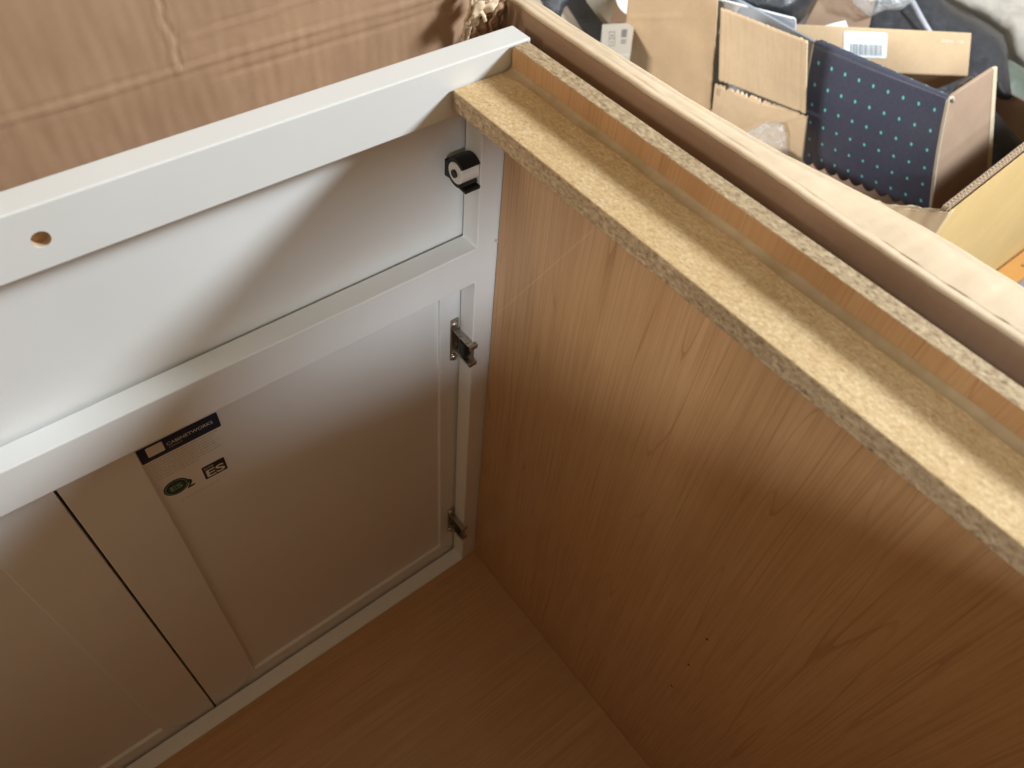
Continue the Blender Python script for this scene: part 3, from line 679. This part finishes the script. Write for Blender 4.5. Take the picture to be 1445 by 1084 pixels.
# ------------------------------------------------------------------ neighbouring cartons and clutter
ka = thing('kraft_carton', px(945, 90, 'x', 0.95), 'plain tan kraft carton with a big flap opened beside the torn ribbed flap', 'carton')
a1, a2, a3, a4 = px(889, -30, 'x', 0.79), px(1014, -20, 'x', 0.79), px(1000, 190, 'x', 0.865), px(877, 130, 'x', 0.865)
a2b = px(1011, 9, 'x', 0.795)
def flapA(u, v):
    p = a1.lerp(a2, u).lerp(a4.lerp(a3, u), v)
    cr = math.exp(-((v - 0.30 + 0.14 * u) / 0.012) ** 2) * (1 if u < .55 else max(0, 1 - (u - .55) * 5))
    return p + (a1 - CAM).normalized() * -(0.003 * cr + 0.0015 * noise.noise(Vector((u * 5, v * 6, 3)))) + Vector((0, 0.0016 * noise.noise(Vector((v * 20, 2, 2))) * u ** 6, 0))
tag(grid('opened_flap', flapA, 60, 60, KRAFT_A, ka, thick=0.004, uv=False))
slab('carton_body', [a4 + Vector((0.002, 0, -0.004)), a3 + Vector((0.002, 0, -0.004)), Vector((a3.x + 0.01, a3.y, FZ + 0.002)), Vector((a4.x + 0.01, a4.y, FZ + 0.002))], 0.28, KRAFT_A, ka, away=(0.26, 0, 0), bevel=0.002)

wt = grid('white_plastic_tray', lambda u, v: pd(1012 + 104 * u, 2.6 + 26.9 * u, 1.335) + Vector((0.03 * math.sin(v * math.pi * .62), 0.0, -0.055 * (1 - math.cos(v * math.pi * .62)) * 0.9 + 0.004)) , 30, 14, WPLASTIC, thick=0.003, uv=False)
tag(wt, 'white plastic tray edge poking up behind the ribbed torn flap', 'tray')
bb = pillow('black_sack', [(985, -70), (1180, -70), (1160, -10), (1146, 8), (1136, 24), (1120, 40), (1010, 30)], 1.52, 0.09, BLKBAG, seed=2, edge=45)
tag(bb, 'dark sack with smooth rounded side behind the white plastic tray', 'bag')
bx = slab('brown_carton', [pd(1166, -24, 1.74), pd(1240, -20, 1.74), pd(1222, 60, 1.70), pd(1126, 50, 1.70)], 0.20, KRAFT_D, bevel=0.003)
tag(bx, 'brown carton corner wedged between the dark sack and the long labelled box', 'carton')
pp = slab('paper_slip', [pd(1160, 44, 1.53), pd(1164, 36, 1.53), pd(1193, 29, 1.53), pd(1200, 46, 1.53)], 0.002, PAPER, bevel=0)
tag(pp, 'small white paper slip tucked behind the long labelled box', 'paper')

# long box with the barcode label
lb = thing('labelled_box', pd(1230, 70, 1.52), 'long shallow tan box with a white barcode label lying across the open carton', 'box')
f1, f2, f3, f4 = pd(1090, 32, 1.46), pd(1372, 46, 1.52), pd(1366.5, 108, 1.56), pd(1085, 92, 1.50)
f4 = f1 + (f3 - f2); back = pd(1308, 132, 1.72) - f3
slab('box_body', [f1, f2, f3, f4], 0, KRAFT_S, lb, away=back, bevel=0.003, seg=3)
def on_face(s, t, l=0.0008):
    p = f1.lerp(f2, s).lerp(f4.lerp(f3, s), t); n = (f2 - f1).cross(f4 - f1).normalized(); n = -n if n.dot(p - CAM) > 0 else n; return p + n * l
# label in face coordinates (s along, t down)
s0, s1_, t0, t1 = 0.347, 0.566, 0.10, 0.67
pts = []
for (cs, ct, a0) in ((s1_ - .012, t0 + .05, -90), (s1_ - .012, t1 - .05, 0), (s0 + .012, t1 - .05, 90), (s0 + .012, t0 + .05, 180)):
    for k in range(5):
        a = math.radians(a0 + 22.5 * k); pts.append(on_face(cs + .012 * math.cos(a), ct + .05 * math.sin(a), 0.0009))
lbl = slab('barcode_label', pts, 0.0003, PAPER, lb, bevel=0)
bm = bmesh.new(); rb = random.Random(11); s = s0 + 0.034
while s < s1_ - 0.032:
    ww = rb.choice((.0025, .003, .005, .0065)); q = [on_face(s, t0 + .27, .0013), on_face(s + ww, t0 + .27, .0013), on_face(s + ww, t1 - .06, .0013), on_face(s, t1 - .06, .0013)]
    bm.faces.new([bm.verts.new(p) for p in q]); s += ww + rb.choice((.003, .0035, .006))
bm_obj('barcode', bm, INK, lbl)
bm = bmesh.new()
for (sa, sb, ta, tb) in ((.02, .045, .155, .175), (.055, .13, .085, .105), (.13, .2, .03, .05), (.06, .19, .12, .14), (.055, .205, .15, .17), (.05, .17, .185, .20), (.14, .2, .06, .075)):
    s = s0 + sa
    while s < s0 + sb:
        q = [on_face(s, t0 + ta, .0013), on_face(s + .004, t0 + ta, .0013), on_face(s + .004, t0 + tb, .0013), on_face(s, t0 + tb, .0013)]
        bm.faces.new([bm.verts.new(p) for p in q]); s += .0058
bm_obj('label_print', bm, INKL, lbl)
bm = bmesh.new(); s = 0.842                               # the faint pale line of print at the box's end: too soft to read
while s < 0.955:
    hh = rb.choice((.05, .065, .085)); tt = 0.225
    if abs(s - 0.915) > .006:
        q = [on_face(s, tt - hh / 2), on_face(s + .0045, tt - hh / 2), on_face(s + .0045, tt + hh / 2), on_face(s, tt + hh / 2)]; bm.faces.new([bm.verts.new(p) for p in q])
    s += .0075
bm_obj('faint_print', bm, M('pale_print', (0.74, 0.60, 0.46), 0.6), lb)

nb_ = pillow('slate_bag', [(1200, -60), (1300, -60), (1334, 2), (1352, 14), (1386, 33), (1412, 50), (1420, 66), (1424, 104), (1429, 141), (1413, 141), (1396, 128), (1330, 160), (1262, 135), (1215, 60), (1205, 20)],
             lambda u, v: 1.86 - 0.0008 * (v - 20), 0.05, NAVYBAG, seed=5, rough=0.006)
tag(nb_, 'large dark slate-coloured bag slumped behind the long labelled box', 'bag')
st = tube('strap', [pd(1279, -14, 1.79), pd(1288, 4, 1.785), pd(1296, 18, 1.78), pd(1304, 32, 1.775), pd(1314, 48, 1.765)], lambda t: 0.0066 - 0.0018 * t, STRAPM, n=8)
tag(st, 'pale grey strap lying on the dark slate bag', 'strap')
cf = pillow('clear_bag', [(1185, -40), (1300, -40), (1288, 2), (1272, 14), (1250, 14), (1228, 24), (1205, 6)], 1.70, 0.03, FILM, seed=8, rough=0.012, nscale=30, step=5)
tag(cf, 'crinkled clear plastic bag on top of the dark slate bag', 'plastic bag')
dk = pillow('dark_pouch', [(1330, 150), (1352, 118), (1372, 106), (1378, 118), (1345, 160)], 1.50, 0.02, BLKBAG, seed=9, edge=12, step=5)
tag(dk, 'small dark pouch squeezed under the end of the long labelled box', 'pouch')
ps = pillow('pale_sheet', [(1270, -70), (1520, -70), (1520, 160), (1462, 115), (1440, 95), (1424, 78), (1416, 50), (1398, 36), (1370, 20), (1330, 0)], 2.15, 0.05, SHEET, seed=12, rough=0.012, nscale=8)
tag(ps, 'pale cream sheet bunched up beyond the dark slate bag', 'sheet')
gb = pillow('green_sack', [(1395, 90), (1424, 84), (1470, 110), (1530, 150), (1530, 250), (1455, 210), (1425, 178), (1400, 150)], 2.02, 0.05, GREENBAG, seed=15, rough=0.008)
tag(gb, 'grey-green plastic sack below the pale cream sheet', 'sack')
db = pillow('black_cloth', [(1392, 150), (1406, 158), (1425, 182), (1450, 208), (1480, 232), (1470, 290), (1380, 300)], 1.50, 0.03, bag('black_cloth', (0.022, 0.021, 0.022), 0.8, 40, 0.4), seed=18, rough=0.006)
tag(db, 'black cloth heaped inside the open carton behind its brown folded flap', 'cloth')
cw = pillow('plastic_wrap', [(1044, 190), (1062, 182), (1078, 172), (1104, 172), (1110, 188), (1111, 214), (1108, 250), (1060, 240)], lambda u, v: px(u, v, 'x', 0.80 + 0.0006 * (v - 160)).__sub__(CAM).dot(Vector(R[2])) - 0.012, 0.009, FILM, seed=21, rough=0.004, nscale=60, step=4, edge=14)
tag(cw, 'scrap of crinkled clear plastic wrap against the torn kraft wall', 'plastic wrap')
gt = slab('grey_sheet', [px(990, -10, 'x', 0.86), px(1034, -4, 'x', 0.86), px(1150, 60, 'x', 0.86), px(1150, 190, 'x', 0.92), px(985, 150, 'x', 0.92)], 0.004, M('grey_foam', (0.30, 0.33, 0.38), 0.5), bevel=0)
tag(gt, 'grey foam sheet glimpsed through the slits behind the ribbed torn flap', 'foam sheet')

# carton with black tape at the carton's torn corner
tcn = thing('taped_carton', pd(830, 40, 1.36), 'greyish carton banded with wide glossy black tape behind the folded rim', 'carton')
q1, q2, q3, q4 = pd(738, -40, 1.72), pd(905, -60, 1.72), pd(905, 120, 1.60), pd(745, 90, 1.60)
slab('carton_body', [q1, q2, q3, q4], 0.25, GREYBOX, tcn, bevel=0.002)
def on_tc(u, v, l=0.001):
    n = (q2 - q1).cross(q4 - q1).normalized(); n = -n if n.dot(q1 - CAM) > 0 else n; r = rayd(u, v); t = (q1 - CAM).dot(n) / r.dot(n); return CAM + r * t + n * l
slab('black_tape', [on_tc(u, v, .0012) for u, v in ((792, 4), (800, -18), (818, -22), (828, 4), (850, 33), (851, 80), (838, 70), (801, 10))], 0.0004, TAPE, tcn, bevel=0)
slab('brown_side', [on_tc(u, v, .0010) for u, v in ((861, 33), (868, -20), (900, -20), (900, 33))], 0.0004, KRAFT_D, tcn, bevel=0)
wl = thing('white_label_box', pd(868, 55, 1.26), 'small white printed box standing between the black tape and the tan flap', 'box')
e1, e2, e3, e4 = pd(850, 34, 1.50), pd(896, 31.5, 1.50), pd(890, 77, 1.46), pd(852, 78, 1.46)
slab('box_body', [e1, e2, e3, e4], 0.05, M('white_card', (0.60, 0.59, 0.56), 0.6), wl, bevel=0.0015)
def on_w(s, t, l=0.0008):
    p = e1.lerp(e2, s).lerp(e4.lerp(e3, s), t); n = (e2 - e1).cross(e4 - e1).normalized(); n = -n if n.dot(p - CAM) > 0 else n; return p + n * l
bm = bmesh.new()
def rc(a, b, c, d): bm.faces.new([bm.verts.new(on_w(*q)) for q in ((a, b), (c, b), (c, d), (a, d))])
for a, b, c, d in ((.2, .27, .21, .72), (.38, .27, .39, .72), (.2, .27, .39, .29), (.2, .71, .39, .73), (.2, .48, .39, .5), (.26, .38, .34, .42), (.27, .6, .33, .63)): rc(a, b, c, d)
for k in range(9): rc(.60 + k * .021, .22, .61 + k * .021 + rb.choice((0, .005)), .47)
for k in range(3): rc(.60, .54 + k * .05, .78, .565 + k * .05)
bm_obj('box_print', bm, INK, wl)
cc = pd(900, -10, 1.50); wn = (CAM - cc).normalized(); bm = bmesh.new()
bmesh.ops.create_cone(bm, cap_ends=True, segments=48, radius1=0.040, radius2=0.043, depth=0.012, matrix=Matrix.Translation(cc) @ wn.to_track_quat('Z', 'Y').to_matrix().to_4x4())
wd = bm_obj('white_tub', bm, WPLASTIC, bevel=0.002)
tag(wd, 'round white plastic tub edge above the small white printed box', 'tub')
sw = pillow('stretch_wrap', [(748, -30), (815, -40), (806, -2), (796, 12), (790, 28), (770, 16)], 1.56, 0.02, bag('dark_stretch_wrap', (0.06, 0.065, 0.075), 0.15, 60, 1.0), seed=33, rough=0.006, nscale=60, step=4, edge=14)
tag(sw, 'crumpled dark stretch wrap on the taped carton corner', 'plastic wrap')

# timber lying on the concrete beside the open carton
tb = thing('timber_board', (1.6, YN - 0.03, FZ), 'orange-stained timber board on the concrete beside the golden carton wall', 'board')
bm = bmesh.new(); y0, y1 = YN - 0.050, YN - 0.003
bbox(bm, 1.30, 2.1, y0, y1, FZ + 0.001, FZ + 0.024); bm_obj('board', bm, ORANGE, tb, bevel=0.003)
bm = bmesh.new(); bmesh.ops.create_cone(bm, cap_ends=True, segments=12, radius1=0.004, radius2=0.004, depth=0.002, matrix=Matrix.Translation((1.43, YN - 0.03, FZ + 0.0245))); bm_obj('nail_head', bm, METAL, tb)
